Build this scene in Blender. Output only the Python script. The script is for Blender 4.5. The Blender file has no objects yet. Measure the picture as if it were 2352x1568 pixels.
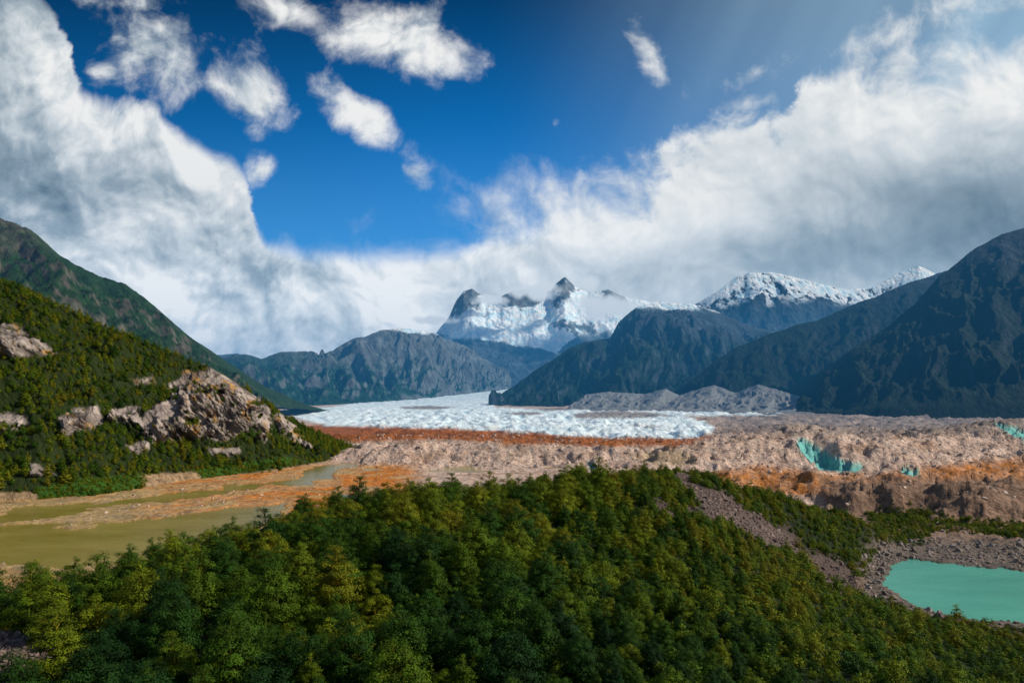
import bpy, math, time, bmesh, numpy as np
from mathutils import Vector
T0=time.time()
def tick(s): print('TIME',s,round(time.time()-T0,1))
H=90.0; F=1568.0; CX=1176.0; HY=925.0
rng=np.random.default_rng(7)
scene=bpy.context.scene
scene.view_settings.view_transform='Standard'; scene.view_settings.look='None'; scene.view_settings.exposure=0
COL=scene.collection
# ---------------------------------------------------------------- noise
_p=np.random.default_rng(3).permutation(256); PERM=np.concatenate([_p,_p,_p]).astype(np.int32)
_a=np.random.default_rng(4).uniform(0,2*math.pi,256); GX_=np.cos(_a).astype(np.float32); GY_=np.sin(_a).astype(np.float32)
def perlin(x,y,z=0.0):
    zi=int(z*7.31)&255
    fx=np.floor(x); fy=np.floor(y); xf=(x-fx).astype(np.float32); yf=(y-fy).astype(np.float32)
    xi=fx.astype(np.int32)&255; yi=fy.astype(np.int32)&255
    u=xf*xf*xf*(xf*(xf*6-15)+10); v=yf*yf*yf*(yf*(yf*6-15)+10)
    p0=PERM[xi+zi]; p1=PERM[xi+1+zi]
    def g(pp,a,b):
        h=PERM[pp+((yi+b)&255)]
        return GX_[h]*(xf-a)+GY_[h]*(yf-b)
    a=g(p0,0,0); b=g(p1,1,0); c=g(p0,0,1); d=g(p1,1,1)
    a=a+(b-a)*u; c=c+(d-c)*u
    return 1.45*(a+(c-a)*v)
def fbm(x,y,z=0.0,o=5,r=.5):
    x=np.asarray(x,np.float64); y=np.asarray(y,np.float64)
    s=0;a=1;t=0
    for i in range(o):
        s=s+a*perlin(x*2**i+i*17.3,y*2**i+i*9.1,z+i*5.2); t+=a; a*=r
    return s/t
def ridged(x,y,z=0.0,o=5,r=.5):
    s=0;a=1;t=0
    for i in range(o):
        s=s+a*(1-np.abs(perlin(x*2**i+i*17.3,y*2**i+i*9.1,z+i*5.2))*1.6); t+=a; a*=r
    return s/t
def sstep(a,b,x):
    t=np.clip((x-a)/(b-a),0,1); return t*t*(3-2*t)
def sdpoly(px,py,poly):
    poly=np.array(poly,float); full=px.shape; pad=130
    m=(px>poly[:,0].min()-pad)&(px<poly[:,0].max()+pad)&(py>poly[:,1].min()-pad)&(py<poly[:,1].max()+pad)
    out=np.full(full,-float(pad)); px=px[m]; py=py[m]
    if px.size==0: return out
    d=np.full(px.shape,1e18); ins=np.zeros(px.shape,bool); n=len(poly)
    for i in range(n):
        a=poly[i]; b=poly[(i+1)%n]; e=b-a
        wx=px-a[0]; wy=py-a[1]
        t=np.clip((wx*e[0]+wy*e[1])/(e@e),0,1)
        d=np.minimum(d,(wx-e[0]*t)**2+(wy-e[1]*t)**2)
        if a[1]!=b[1]:
            c=((a[1]>py)!=(b[1]>py))&(px<(b[0]-a[0])*(py-a[1])/(b[1]-a[1])+a[0]); ins^=c
    d=np.sqrt(d); out[m]=np.where(ins,d,-np.minimum(d,pad)); return out
def W(px,py,D): return np.array([(px-CX)/F*D,D,H-(py-HY)/F*D])
# ---------------------------------------------------------------- mesh helpers
def build(name,co,faces,mat,cols=None,smooth=True,link=True,colname='Col'):
    me=bpy.data.meshes.new(name); co=np.asarray(co,np.float32); faces=np.asarray(faces,np.int32)
    k=faces.shape[1]
    me.vertices.add(len(co)); me.vertices.foreach_set('co',co.ravel())
    me.loops.add(faces.size); me.loops.foreach_set('vertex_index',faces.ravel())
    me.polygons.add(len(faces)); me.polygons.foreach_set('loop_start',np.arange(0,faces.size,k,dtype=np.int32))
    me.update(calc_edges=True)
    me.polygons.foreach_set('use_smooth',np.full(len(faces),smooth))
    if cols is not None:
        a=me.attributes.new(colname,'FLOAT_COLOR','POINT')
        c=np.ones((len(co),4),np.float32); c[:,:cols.shape[1]]=cols; a.data.foreach_set('color',c.ravel())
    if mat: me.materials.append(mat)
    ob=bpy.data.objects.new(name,me)
    if link: COL.objects.link(ob)
    return ob
def gridfaces(n,m):
    i=np.arange(n*m).reshape(n,m)
    return np.stack([i[:-1,:-1],i[:-1,1:],i[1:,1:],i[1:,:-1]],-1).reshape(-1,4)
def gridobj(name,X,Y,Z,mat,C=None,flip=False,smooth=True):
    f=gridfaces(*X.shape)
    if flip: f=f[:,::-1]
    return build(name,np.stack([X,Y,Z],-1).reshape(-1,3),f,mat,None if C is None else C.reshape(-1,C.shape[-1]),smooth=smooth)
# ---------------------------------------------------------------- node helper
class NT:
    def __init__(s,tree): s.t=tree; s.n=tree.nodes; s.l=tree.links
    def put(s,sock,v):
        if v is None: return
        if isinstance(v,bpy.types.NodeSocket): s.l.new(v,sock)
        else:
            if hasattr(sock.default_value,'__len__') and not hasattr(v,'__len__'): v=(v,)*len(sock.default_value)
            if hasattr(v,'__len__') and len(sock.default_value)==4 and len(v)==3: v=(*v,1)
            sock.default_value=v
    def m(s,op,a,b=None,c=None,clamp=False):
        n=s.n.new('ShaderNodeMath'); n.operation=op; n.use_clamp=clamp
        for i,v in enumerate((a,b,c)): s.put(n.inputs[i],v)
        return n.outputs[0]
    def vm(s,op,a,b=None):
        n=s.n.new('ShaderNodeVectorMath'); n.operation=op; s.put(n.inputs[0],a)
        if b is not None: s.put(n.inputs[3] if op=='SCALE' else n.inputs[1],b)
        return n.outputs[0]
    def ss(s,x,a,b,lo=0.,hi=1.):
        n=s.n.new('ShaderNodeMapRange'); n.interpolation_type='SMOOTHSTEP'; s.put(n.inputs[0],x)
        s.put(n.inputs[1],a); s.put(n.inputs[2],b); s.put(n.inputs[3],lo); s.put(n.inputs[4],hi); return n.outputs[0]
    def lin(s,x,a,b,lo=0.,hi=1.):
        n=s.n.new('ShaderNodeMapRange'); s.put(n.inputs[0],x)
        s.put(n.inputs[1],a); s.put(n.inputs[2],b); s.put(n.inputs[3],lo); s.put(n.inputs[4],hi); return n.outputs[0]
    def mix(s,f,a,b,mode='MIX'):
        n=s.n.new('ShaderNodeMix'); n.data_type='RGBA'; n.blend_type=mode
        s.put(n.inputs[0],f); s.put(n.inputs[6],a); s.put(n.inputs[7],b); return n.outputs[2]
    def noise(s,vec,scale,detail=6,rough=.55,dist=0.):
        n=s.n.new('ShaderNodeTexNoise'); s.put(n.inputs['Vector'],vec); s.put(n.inputs['Scale'],scale)
        s.put(n.inputs['Detail'],detail); s.put(n.inputs['Roughness'],rough); s.put(n.inputs['Distortion'],dist); return n.outputs['Fac']
    def vor(s,vec,scale,feat='F1'):
        n=s.n.new('ShaderNodeTexVoronoi'); n.feature=feat; s.put(n.inputs['Vector'],vec); s.put(n.inputs['Scale'],scale); return n.outputs['Distance']
    def comb(s,x,y,z):
        n=s.n.new('ShaderNodeCombineXYZ'); s.put(n.inputs[0],x); s.put(n.inputs[1],y); s.put(n.inputs[2],z); return n.outputs[0]
    def sep(s,v):
        n=s.n.new('ShaderNodeSeparateXYZ'); s.put(n.inputs[0],v); return n.outputs
    def attr(s,name):
        n=s.n.new('ShaderNodeAttribute'); n.attribute_name=name; return n
    def curve(s,x,pts):
        n=s.n.new('ShaderNodeFloatCurve'); s.put(n.inputs['Value'],x); c=n.mapping.curves[0]
        c.points[0].location=pts[0]; c.points[1].location=pts[-1]
        for p in pts[1:-1]: c.points.new(*p)
        for p in c.points: p.handle_type='AUTO_CLAMPED'
        n.mapping.update(); return n.outputs[0]
    def bump(s,h,strength,dist):
        n=s.n.new('ShaderNodeBump'); s.put(n.inputs['Height'],h); s.put(n.inputs['Strength'],strength); s.put(n.inputs['Distance'],dist); return n.outputs[0]
def newmat(name):
    m=bpy.data.materials.new(name); m.use_nodes=True; t=NT(m.node_tree)
    b=[n for n in t.n if n.type=='BSDF_PRINCIPLED'][0]; b.inputs['Roughness'].default_value=.9
    b.inputs['Specular IOR Level'].default_value=.15
    return m,t,b
# ---------------------------------------------------------------- camera
cam=bpy.data.cameras.new('camera'); co=bpy.data.objects.new('camera',cam); COL.objects.link(co)
cam.sensor_width=36; cam.lens=24; co.location=(0,0,H); co.rotation_euler=(math.radians(90),0,0)
cam.shift_y=(HY-784)/2352.; cam.clip_end=60000; cam.clip_start=1; scene.camera=co
# ---------------------------------------------------------------- sun + world
EL,AZ=math.radians(36),math.radians(95)
sd=Vector((math.sin(AZ)*math.cos(EL),math.cos(AZ)*math.cos(EL),math.sin(EL)))
sl=bpy.data.lights.new('sun','SUN'); sl.energy=5; sl.angle=math.radians(.5); sl.color=(1,.89,.71)
so=bpy.data.objects.new('sun',sl); COL.objects.link(so); so.rotation_euler=(-sd).to_track_quat('-Z','Y').to_euler()
w=bpy.data.worlds.new('World'); scene.world=w; w.use_nodes=True; t=NT(w.node_tree)
bg=[n for n in t.n if n.type=='BACKGROUND'][0]; bg.inputs[1].default_value=.1
sky=t.n.new('ShaderNodeTexSky'); sky.sky_type='NISHITA'; sky.sun_disc=False; sky.sun_elevation=EL; sky.sun_rotation=AZ
sky.air_density=1.0; sky.dust_density=.3; sky.ozone_density=3
tc=t.n.new('ShaderNodeTexCoord'); d=tc.outputs['Generated']; dx,dy,dz=t.sep(d)
ys=t.m('MAXIMUM',dy,.2)
U=t.m('ADD',t.m('MULTIPLY',t.m('DIVIDE',dx,ys),1.568),1.176)
V=t.m('SUBTRACT',.925,t.m('MULTIPLY',t.m('DIVIDE',dz,ys),1.568))
P=t.comb(U,V,0)
wv=t.n.new('ShaderNodeTexNoise'); wv.inputs['Scale'].default_value=2.6; wv.inputs['Detail'].default_value=3; t.l.new(P,wv.inputs['Vector'])
PW=t.vm('ADD',P,t.vm('SCALE',t.vm('SUBTRACT',wv.outputs['Color'],(.5,.5,.5)),.22))
n2=t.noise(PW,8.5,9,.6); n2c=t.m('SUBTRACT',n2,.5)
n3=t.noise(t.vm('ADD',PW,(.012,-.018,0)),8.5,5,.5)
n4=t.noise(PW,2.8,9,.57); n4c=t.m('SUBTRACT',n4,.5); n5=t.noise(t.vm('ADD',PW,(.035,-.05,0)),2.8,4,.5)
bp=[(-.1,-.35),(.0,-.12),(.1,.0),(.16,.14),(.20,.21),(.26,.225),(.37,.24),(.42,.30),(.54,.37),(.58,.43),(.60,.50),(.64,.57),(.68,.59),(.75,.60),(.85,.575),(.95,.51),(1.06,.44),(1.12,.385),(1.3,.37),(1.5,.35),(1.56,.30),(1.7,.275),(1.82,.235),(1.86,.17),(2.0,.12),(2.15,.08),(2.35,-.02),(2.7,-.15)]
Ue=t.m('ADD',U,t.m('ADD',t.m('MULTIPLY',n4c,.22),t.m('MULTIPLY',n2c,.16)))
Un=t.lin(Ue,-.2,2.8)
Vb=t.m('SUBTRACT',t.curve(Un,[((u+.2)/3.,v+.4) for u,v in bp]),.4)
soft=t.curve(Un,[(0,.14),(.26,.14),(.29,.35),(.36,.75),(.44,.55),(.55,.3),(.66,.2),(.75,.3),(1,.5)])
base=t.m('DIVIDE',t.m('SUBTRACT',V,Vb),t.m('MULTIPLY',soft,.5))
base=t.m('ADD',base,t.ss(V,.54,.66,0,1.6))
def blob(cx,cy,rx,ry,rot,amp=1.):
    c,s_=math.cos(math.radians(rot)),math.sin(math.radians(rot))
    a=t.m('SUBTRACT',U,cx/1000); b=t.m('SUBTRACT',V,cy/1000)
    x=t.m('DIVIDE',t.m('ADD',t.m('MULTIPLY',a,c),t.m('MULTIPLY',b,s_)),rx/1000)
    y=t.m('DIVIDE',t.m('SUBTRACT',t.m('MULTIPLY',b,c),t.m('MULTIPLY',a,s_)),ry/1000)
    r=t.m('SQRT',t.m('ADD',t.m('MULTIPLY',x,x),t.m('MULTIPLY',y,y)))
    return t.m('MULTIPLY',t.m('SUBTRACT',1,r),amp)
blobs=[(345,110,160,110,35,.8),(575,215,135,90,45,1.05),(602,390,50,60,60,.85),(825,262,185,60,38,1),(890,85,235,105,14,1.05),(680,30,140,50,15,.6),(1493,120,34,80,-25,.42),(945,395,50,30,40,.35),(2050,85,190,45,-22,.35),(1740,170,120,26,-15,.2),(1275,285,24,18,0,.4),(1740,235,80,20,-10,.25),(300,10,110,40,0,.5),(240,170,60,40,0,.5),(2300,20,180,90,0,.6)]
bm=None
for b in blobs:
    r=blob(*b); bm=r if bm is None else t.m('MAXIMUM',bm,r)
nn=t.m('ADD',t.m('MULTIPLY',n2c,2.2),t.m('MULTIPLY',n4c,1.6))
d1=t.m('ADD',base,t.m('MULTIPLY',nn,t.lin(soft,.1,.5,1.1,.6)))
d2=t.m('ADD',t.m('MULTIPLY',t.m('ADD',bm,-.16),1.5),t.m('MULTIPLY',nn,1.25))
a1=t.ss(d1,-.1,t.lin(soft,.1,.6,.5,1.3)); a2=t.ss(d2,-.2,.95)
alpha=t.m('MAXIMUM',a1,a2); dens=t.m('MAXIMUM',d1,d2)
milk=t.m('MULTIPLY',t.ss(U,1.1,2.35),t.lin(V,-.1,.6,.85,1.))
milk=t.m('MULTIPLY',milk,t.lin(t.noise(t.comb(t.m('ADD',t.m('MULTIPLY',U,5.),t.m('MULTIPLY',V,2.6)),t.m('MULTIPLY',V,.5),0),1.,2,.5),.3,.7,.75,1.2))
emb=t.m('ADD',t.m('MULTIPLY',t.m('SUBTRACT',n2,n3),1.5),t.m('MULTIPLY',t.m('SUBTRACT',n4,n5),2.6))
emb=t.m('ADD',emb,t.m('MULTIPLY',n4c,-.4))
emb=t.m('MULTIPLY',emb,t.lin(U,.9,1.5,1.,.4))
sh=t.m('ADD',.89,emb)
sh=t.m('SUBTRACT',sh,t.m('MULTIPLY',t.ss(dens,1.0,3.5),.15))
def gauss(cx,cy,rx,ry):
    x=t.m('DIVIDE',t.m('SUBTRACT',U,cx/1000),rx/1000); y=t.m('DIVIDE',t.m('SUBTRACT',V,cy/1000),ry/1000)
    return t.m('EXPONENT',t.m('MULTIPLY',t.m('ADD',t.m('MULTIPLY',x,x),t.m('MULTIPLY',y,y)),-1))
for g,k in [((20,430,150,150),.38),((250,430,100,60),.28),((400,560,130,60),.15),((2280,490,360,120),.6),((1850,600,450,70),.25),((40,60,90,220),.2),((330,120,110,80),.28),((1500,440,420,100),-.08),((400,320,120,60),-.12)]:
    sh=t.m('SUBTRACT',sh,t.m('MULTIPLY',gauss(*g),k))
sh=t.m('MINIMUM',t.m('MAXIMUM',sh,.05),1.)
cc=t.n.new('ShaderNodeValToRGB'); t.l.new(sh,cc.inputs[0])
e=cc.color_ramp.elements; e[0].position=0; e[0].color=(.11,.17,.22,1); e[1].position=1; e[1].color=(.92,.92,.90,1)
x=e.new(.45); x.color=(.32,.40,.46,1); x=e.new(.78); x.color=(.66,.71,.74,1)
low=t.lin(t.m('SUBTRACT',V,.45),0,.4,1.,1.38)
cloudc=t.vm('SCALE',cc.outputs[0],t.m('MULTIPLY',low,10.))
skyc=t.mix(1.,sky.outputs[0],(.02,.52,.92),'MULTIPLY')
skyc=t.vm('SCALE',skyc,t.m('ADD',t.lin(V,-.1,.6,.28,1.5),t.m('MULTIPLY',gauss(1100,380,500,300),.4)))
skyc=t.mix(t.m('MULTIPLY',t.ss(V,.25,.65),.12),skyc,(4.,6.,7.,1))
skyc=t.mix(t.m('MULTIPLY',milk,.85),skyc,(3.4,5.3,6.9,1))
fin=t.mix(t.m('MULTIPLY',alpha,.97),skyc,cloudc)
fin=t.mix(t.ss(dy,.15,.45),t.mix(.05,sky.outputs[0],(4,4.6,5.2,1)),fin)
t.l.new(fin,bg.inputs[0])
# ---------------------------------------------------------------- materials
def ground_mat():
    m,t,b=newmat('rubble_ground'); g=t.n.new('ShaderNodeNewGeometry'); p=g.outputs['Position']
    ca=t.attr('Col'); c=ca.outputs['Color']; al=ca.outputs['Alpha']
    a=t.noise(p,.035,6,.62); v=t.noise(p,.25,6,.78)
    k=t.m('MULTIPLY',t.lin(a,.3,.7,.66,1.28),t.lin(v,.32,.68,.45,1.5))
    k=t.m('ADD',t.m('MULTIPLY',t.m('SUBTRACT',k,1.),al),1.)
    c=t.vm('SCALE',c,k)
    t.l.new(c,b.inputs['Base Color'])
    h=t.m('ADD',t.m('MULTIPLY',t.noise(p,.06,8,.68),14.),t.m('MULTIPLY',t.vor(p,.13),-3.))
    h=t.m('MULTIPLY',h,al)
    t.l.new(t.bump(h,.9,1.0),b.inputs['Normal']); return m
GM=ground_mat()
def mount_mat(name,rock,veg,vegline,vegw,snowline,snoww,snowslope=.55,veg_on=1.,rockvar=.35,fs=1.,snowattr=False,bs=.8,stc=1.):
    m,t,b=newmat(name); g=t.n.new('ShaderNodeNewGeometry'); p=g.outputs['Position']; x,y,z=t.sep(p); nx,ny,nz=t.sep(g.outputs['Normal'])
    ps=t.comb(x,y,t.m('MULTIPLY',z,.35))
    n=t.noise(p,.0022*fs,7,.62); nf=t.noise(p,.012*fs,7,.65); st=t.noise(ps,.012*fs,7,.65)
    rk=t.mix(t.lin(nf,.35,.65),tuple(c*(1-rockvar) for c in rock),tuple(c*(1+rockvar) for c in rock))
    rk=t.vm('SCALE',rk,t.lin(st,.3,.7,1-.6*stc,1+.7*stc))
    vg=t.mix(t.lin(nf,.35,.7),tuple(c*.5 for c in veg),tuple(c*1.5 for c in veg))
    vf=t.m('MULTIPLY',t.ss(t.m('ADD',z,t.m('MULTIPLY',t.m('SUBTRACT',n,.5),vegw*4)),vegline+vegw,vegline-vegw),t.ss(t.m('ADD',nz,t.m('MULTIPLY',t.m('SUBTRACT',st,.5),.9)),.40,.66))
    c=t.mix(t.m('MULTIPLY',vf,veg_on),rk,vg)
    hh=t.m('ADD',t.m('MULTIPLY',n,60/fs),t.m('MULTIPLY',st,90/fs))
    if snowline is not None:
        sf=t.m('ADD',z,t.m('MULTIPLY',t.m('SUBTRACT',n,.5),snoww*5)); 
        sf=t.ss(sf,snowline-snoww*.5,snowline+snoww*.5)
        sl=t.ss(t.m('ADD',nz,t.m('MULTIPLY',t.m('SUBTRACT',st,.5),1.3)),snowslope-.07,snowslope+.07)
        sf=t.m('MULTIPLY',sf,sl)
        if snowattr: 
            at=t.sep(t.attr('Col').outputs['Color'])
            sf=t.m('MAXIMUM',t.m('MULTIPLY',sf,at[1]),t.ss(t.m('ADD',at[0],t.m('MULTIPLY',t.m('SUBTRACT',nf,.5),1.)),.35,.65))
        sc=t.mix(t.ss(nf,.42,.62),(.90,.93,.96),(.55,.78,.90))
        c=t.mix(sf,c,sc)
    t.l.new(c,b.inputs['Base Color']); t.l.new(t.bump(hh,bs,1.),b.inputs['Normal']); return m
def leaf_mat(name,cols):
    m,t,b=newmat(name); oi=t.n.new('ShaderNodeObjectInfo'); loc=oi.outputs['Location']
    r=t.m('ADD',t.m('MULTIPLY',oi.outputs['Random'],.75),t.m('MULTIPLY',t.noise(loc,.018,3,.5),.9)); r=t.m('ADD',t.m('SUBTRACT',r,.53),t.lin(t.sep(loc)[1],80.,230.,-.06,.36))  # Y term darkens near trees: cloud shadow painted into the leaf colour
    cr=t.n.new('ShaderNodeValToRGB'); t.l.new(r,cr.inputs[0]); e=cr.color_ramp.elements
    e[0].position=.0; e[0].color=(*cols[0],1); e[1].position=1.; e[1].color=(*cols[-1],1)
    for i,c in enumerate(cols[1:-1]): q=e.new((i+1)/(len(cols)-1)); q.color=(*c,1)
    a=t.attr('Col').outputs['Color']; c=t.mix(1.,cr.outputs[0],a,'MULTIPLY')
    t.l.new(c,b.inputs['Base Color']); b.inputs['Roughness'].default_value=.7; b.inputs['Specular IOR Level'].default_value=.1
    tr=t.n.new('ShaderNodeBsdfTranslucent'); t.l.new(t.mix(1.,c,(1.3,1.3,.4),'MULTIPLY'),tr.inputs[0])
    ms=t.n.new('ShaderNodeMixShader'); ms.inputs[0].default_value=.18; t.l.new(b.outputs[0],ms.inputs[1]); t.l.new(tr.outputs[0],ms.inputs[2])
    t.l.new(ms.outputs[0],[n for n in t.n if n.type=='OUTPUT_MATERIAL'][0].inputs[0]); return m
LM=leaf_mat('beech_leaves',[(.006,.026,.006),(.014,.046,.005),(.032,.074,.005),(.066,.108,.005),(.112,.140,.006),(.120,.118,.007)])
def rockmat(name,c1,c2):
    m,t,b=newmat(name); tcn=t.n.new('ShaderNodeTexCoord'); oi=t.n.new('ShaderNodeObjectInfo')
    n=t.noise(tcn.outputs['Object'],2.,5,.65)
    c=t.mix(oi.outputs['Random'],c1,c2); c=t.vm('SCALE',c,t.lin(n,.3,.7,.65,1.35)); t.l.new(c,b.inputs['Base Color']); return m
# ---------------------------------------------------------------- tree prototypes
def limb(V_,F_,C_,a,b,ra,rb,k=5):
    a=np.array(a,float); b=np.array(b,float); dd=b-a; dd/=np.linalg.norm(dd)+1e-9
    u=np.cross(dd,[.3,.9,.1]); u/=np.linalg.norm(u); v=np.cross(dd,u); o=len(V_)
    for (c,r) in ((a,ra),(b,rb)):
        for i in range(k):
            an=2*math.pi*i/k; V_.append(c+r*(math.cos(an)*u+math.sin(an)*v)); C_.append((1.6,1.0,1.2))
    for i in range(k): F_.append((o+i,o+(i+1)%k,o+k+(i+1)%k,o+k+i))
def make_tree(name,seed,h,r,nl,ls,layers,base=.16,pw=2.0,flat=.36,crf=.30):
    g=np.random.default_rng(seed); V_,F_,C_=[],[],[]
    bend=g.normal(size=2)*.03*h; tp=lambda z:(bend[0]*(z/h)**2,bend[1]*(z/h)**2,z)
    for i in range(5): limb(V_,F_,C_,tp(h*.19*i-.4*(i==0)),tp(h*.19*(i+1)),.032*h*(1-.19*i),.032*h*(1-.19*(i+1)),6)
    cl=[]
    for k in range(layers):
        f=k/(layers-1.); z=h*(base+(.97-base)*f)
        R=r*max(.08,(1-f**pw))**.62*(0.75+.25*min(1,f*4)); n=max(1,int(2*math.pi*R/(r*crf*1.35)*.95)); a0=g.uniform(0,6.28)
        for i in range(n):
            if g.random()<.14: continue
            a=a0+2*math.pi*(i+g.uniform(-.4,.4))/n; q=R*g.uniform(.58,1.08)
            cl.append((q*math.cos(a)+tp(z)[0],q*math.sin(a)+tp(z)[1],z-.10*q+g.normal()*.05*h,r*crf*g.uniform(.75,1.3)*(.7+.3*(1-f))))
        if R>r*.5:
            for i in range(2):
                a=g.uniform(0,6.28); q=R*.4; cl.append((q*math.cos(a),q*math.sin(a),z,r*crf))
    cl.append((*tp(h*.96),r*crf*.6))
    for c in cl: limb(V_,F_,C_,tp(max(.1,c[2]-.12*h)),(c[0],c[1],c[2]),.010*h,.003*h,3)
    V0=np.array(V_); F0=np.array(F_); C0=np.array(C_)
    per=np.array([c[3]**2 for c in cl]); per=np.maximum(3,(per/per.sum()*nl)).astype(int)
    ci=np.repeat(np.arange(len(cl)),per); n=len(ci); CL=np.array(cl)[ci]; tone=(g.uniform(.6,1.5,len(cl)))[ci]*g.uniform(.85,1.18,n)
    dd=g.normal(size=(n,3)); dd/=np.linalg.norm(dd,axis=1)[:,None]; rad=g.random(n)**.4*g.uniform(.85,1.15,n)
    pos=dd*rad[:,None]*CL[:,3:4]*np.array([1,1,flat]); 
    out=np.hypot(pos[:,0],pos[:,1]); pos[:,2]-=.18*out**2/np.maximum(CL[:,3],.1); pos+=CL[:,:3]
    cd=pos-np.array([0,0,h*.35]); cd/=np.linalg.norm(cd,axis=1)[:,None]+1e-6
    nrm=g.normal(size=(n,3))*.30+np.array([0,0,.35])+dd*.6+cd*.8; nrm/=np.linalg.norm(nrm,axis=1)[:,None]
    u=np.cross(nrm,g.normal(size=(n,3))); u/=np.linalg.norm(u,axis=1)[:,None]; v=np.cross(nrm,u)
    s=ls*g.uniform(.6,1.3,n)[:,None]
    q=np.stack([pos-u*s,pos+v*s*.6,pos+u*s,pos-v*s*.6],1).reshape(-1,3)
    fc=np.arange(4*n).reshape(n,4)+len(V0)
    tint=np.stack([tone*g.uniform(.9,1.15,n),tone,tone*g.uniform(.7,1.1,n)],1)
    return build(name,np.concatenate([V0,q]),np.concatenate([F0,fc]),LM,np.concatenate([C0,np.repeat(tint,4,0)]),smooth=False,link=False)
def coll(name,obs):
    c=bpy.data.collections.new(name)
    for o in obs: c.objects.link(o)
    return c
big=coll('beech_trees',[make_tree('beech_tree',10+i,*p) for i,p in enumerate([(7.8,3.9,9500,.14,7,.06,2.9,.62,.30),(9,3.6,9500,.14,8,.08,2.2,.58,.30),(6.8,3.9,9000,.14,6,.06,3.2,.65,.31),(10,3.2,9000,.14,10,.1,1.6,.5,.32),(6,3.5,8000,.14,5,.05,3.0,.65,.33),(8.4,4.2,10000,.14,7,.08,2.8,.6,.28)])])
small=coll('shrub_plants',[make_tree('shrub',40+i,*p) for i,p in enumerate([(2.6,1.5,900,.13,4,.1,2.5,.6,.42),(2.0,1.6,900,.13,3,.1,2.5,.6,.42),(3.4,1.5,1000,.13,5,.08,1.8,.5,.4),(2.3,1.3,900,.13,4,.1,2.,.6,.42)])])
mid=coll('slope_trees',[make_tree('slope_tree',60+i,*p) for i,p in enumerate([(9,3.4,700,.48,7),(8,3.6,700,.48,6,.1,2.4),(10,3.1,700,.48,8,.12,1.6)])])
def rockproto(name,seed,mat):
    g=np.random.default_rng(seed); b=bmesh.new(); bmesh.ops.create_icosphere(b,subdivisions=2,radius=1)
    pl=g.normal(size=(9,3)); pl/=np.linalg.norm(pl,axis=1)[:,None]; of=g.uniform(.45,.8,9); sc=g.uniform(.6,1.2,3); sc[2]*=.75
    for v in b.verts:
        p=np.array(v.co)
        for n_,o_ in zip(pl,of):
            dd=p@n_
            if dd>o_: p=p-n_*(dd-o_)
        v.co=p*sc*(1+g.normal()*.03)
    me=bpy.data.meshes.new(name); b.to_mesh(me); b.free(); me.materials.append(mat); return bpy.data.objects.new(name,me)
RM1=rockmat('pink_granite',(.58,.45,.38),(.26,.19,.155)); RM2=rockmat('dark_scree',(.22,.16,.14),(.09,.065,.06)); RM3=rockmat('shore_rock',(.30,.25,.22),(.12,.095,.08))
rocks=coll('boulder_rocks',[rockproto('boulder',i,RM1) for i in range(5)]); rocks2=coll('scree_rocks',[rockproto('scree_rock',i+9,RM2) for i in range(5)]); rocks3=coll('shore_rocks',[rockproto('shore_rock',i+19,RM3) for i in range(5)])
def scatter(name,pts,scl,collection,nvar,tilt=.0):
    n=len(pts); me=bpy.data.meshes.new(name); me.vertices.add(n); me.vertices.foreach_set('co',np.asarray(pts,np.float32).ravel())
    a=me.attributes.new('scl','FLOAT','POINT'); a.data.foreach_set('value',np.asarray(scl,np.float32))
    rr=np.zeros((n,3),np.float32); rr[:,2]=rng.uniform(0,6.28,n); rr[:,:2]=rng.normal(size=(n,2))*tilt
    a=me.attributes.new('rot','FLOAT_VECTOR','POINT'); a.data.foreach_set('vector',rr.ravel())
    a=me.attributes.new('idx','INT','POINT'); a.data.foreach_set('value',rng.integers(0,nvar,n).astype(np.int32))
    ob=bpy.data.objects.new(name,me); COL.objects.link(ob)
    ng=bpy.data.node_groups.new(name+'_scatter','GeometryNodeTree')
    ng.interface.new_socket('Geometry',in_out='INPUT',socket_type='NodeSocketGeometry'); ng.interface.new_socket('Geometry',in_out='OUTPUT',socket_type='NodeSocketGeometry')
    N=ng.nodes; Lk=ng.links; i=N.new('NodeGroupInput'); o=N.new('NodeGroupOutput')
    ip=N.new('GeometryNodeInstanceOnPoints'); ci=N.new('GeometryNodeCollectionInfo'); ci.inputs['Collection'].default_value=collection
    ci.inputs['Separate Children'].default_value=True; ci.inputs['Reset Children'].default_value=True
    def na(nm,ty):
        q=N.new('GeometryNodeInputNamedAttribute'); q.data_type=ty; q.inputs['Name'].default_value=nm; return q.outputs['Attribute']
    Lk.new(i.outputs[0],ip.inputs['Points']); Lk.new(ci.outputs[0],ip.inputs['Instance']); ip.inputs['Pick Instance'].default_value=True
    Lk.new(na('idx','INT'),ip.inputs['Instance Index'])
    er=N.new('FunctionNodeEulerToRotation'); Lk.new(na('rot','FLOAT_VECTOR'),er.inputs[0]); Lk.new(er.outputs[0],ip.inputs['Rotation'])
    Lk.new(na('scl','FLOAT'),ip.inputs['Scale']); Lk.new(ip.outputs[0],o.inputs[0])
    md=ob.modifiers.new('scatter','NODES'); md.node_group=ng; return ob
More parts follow.
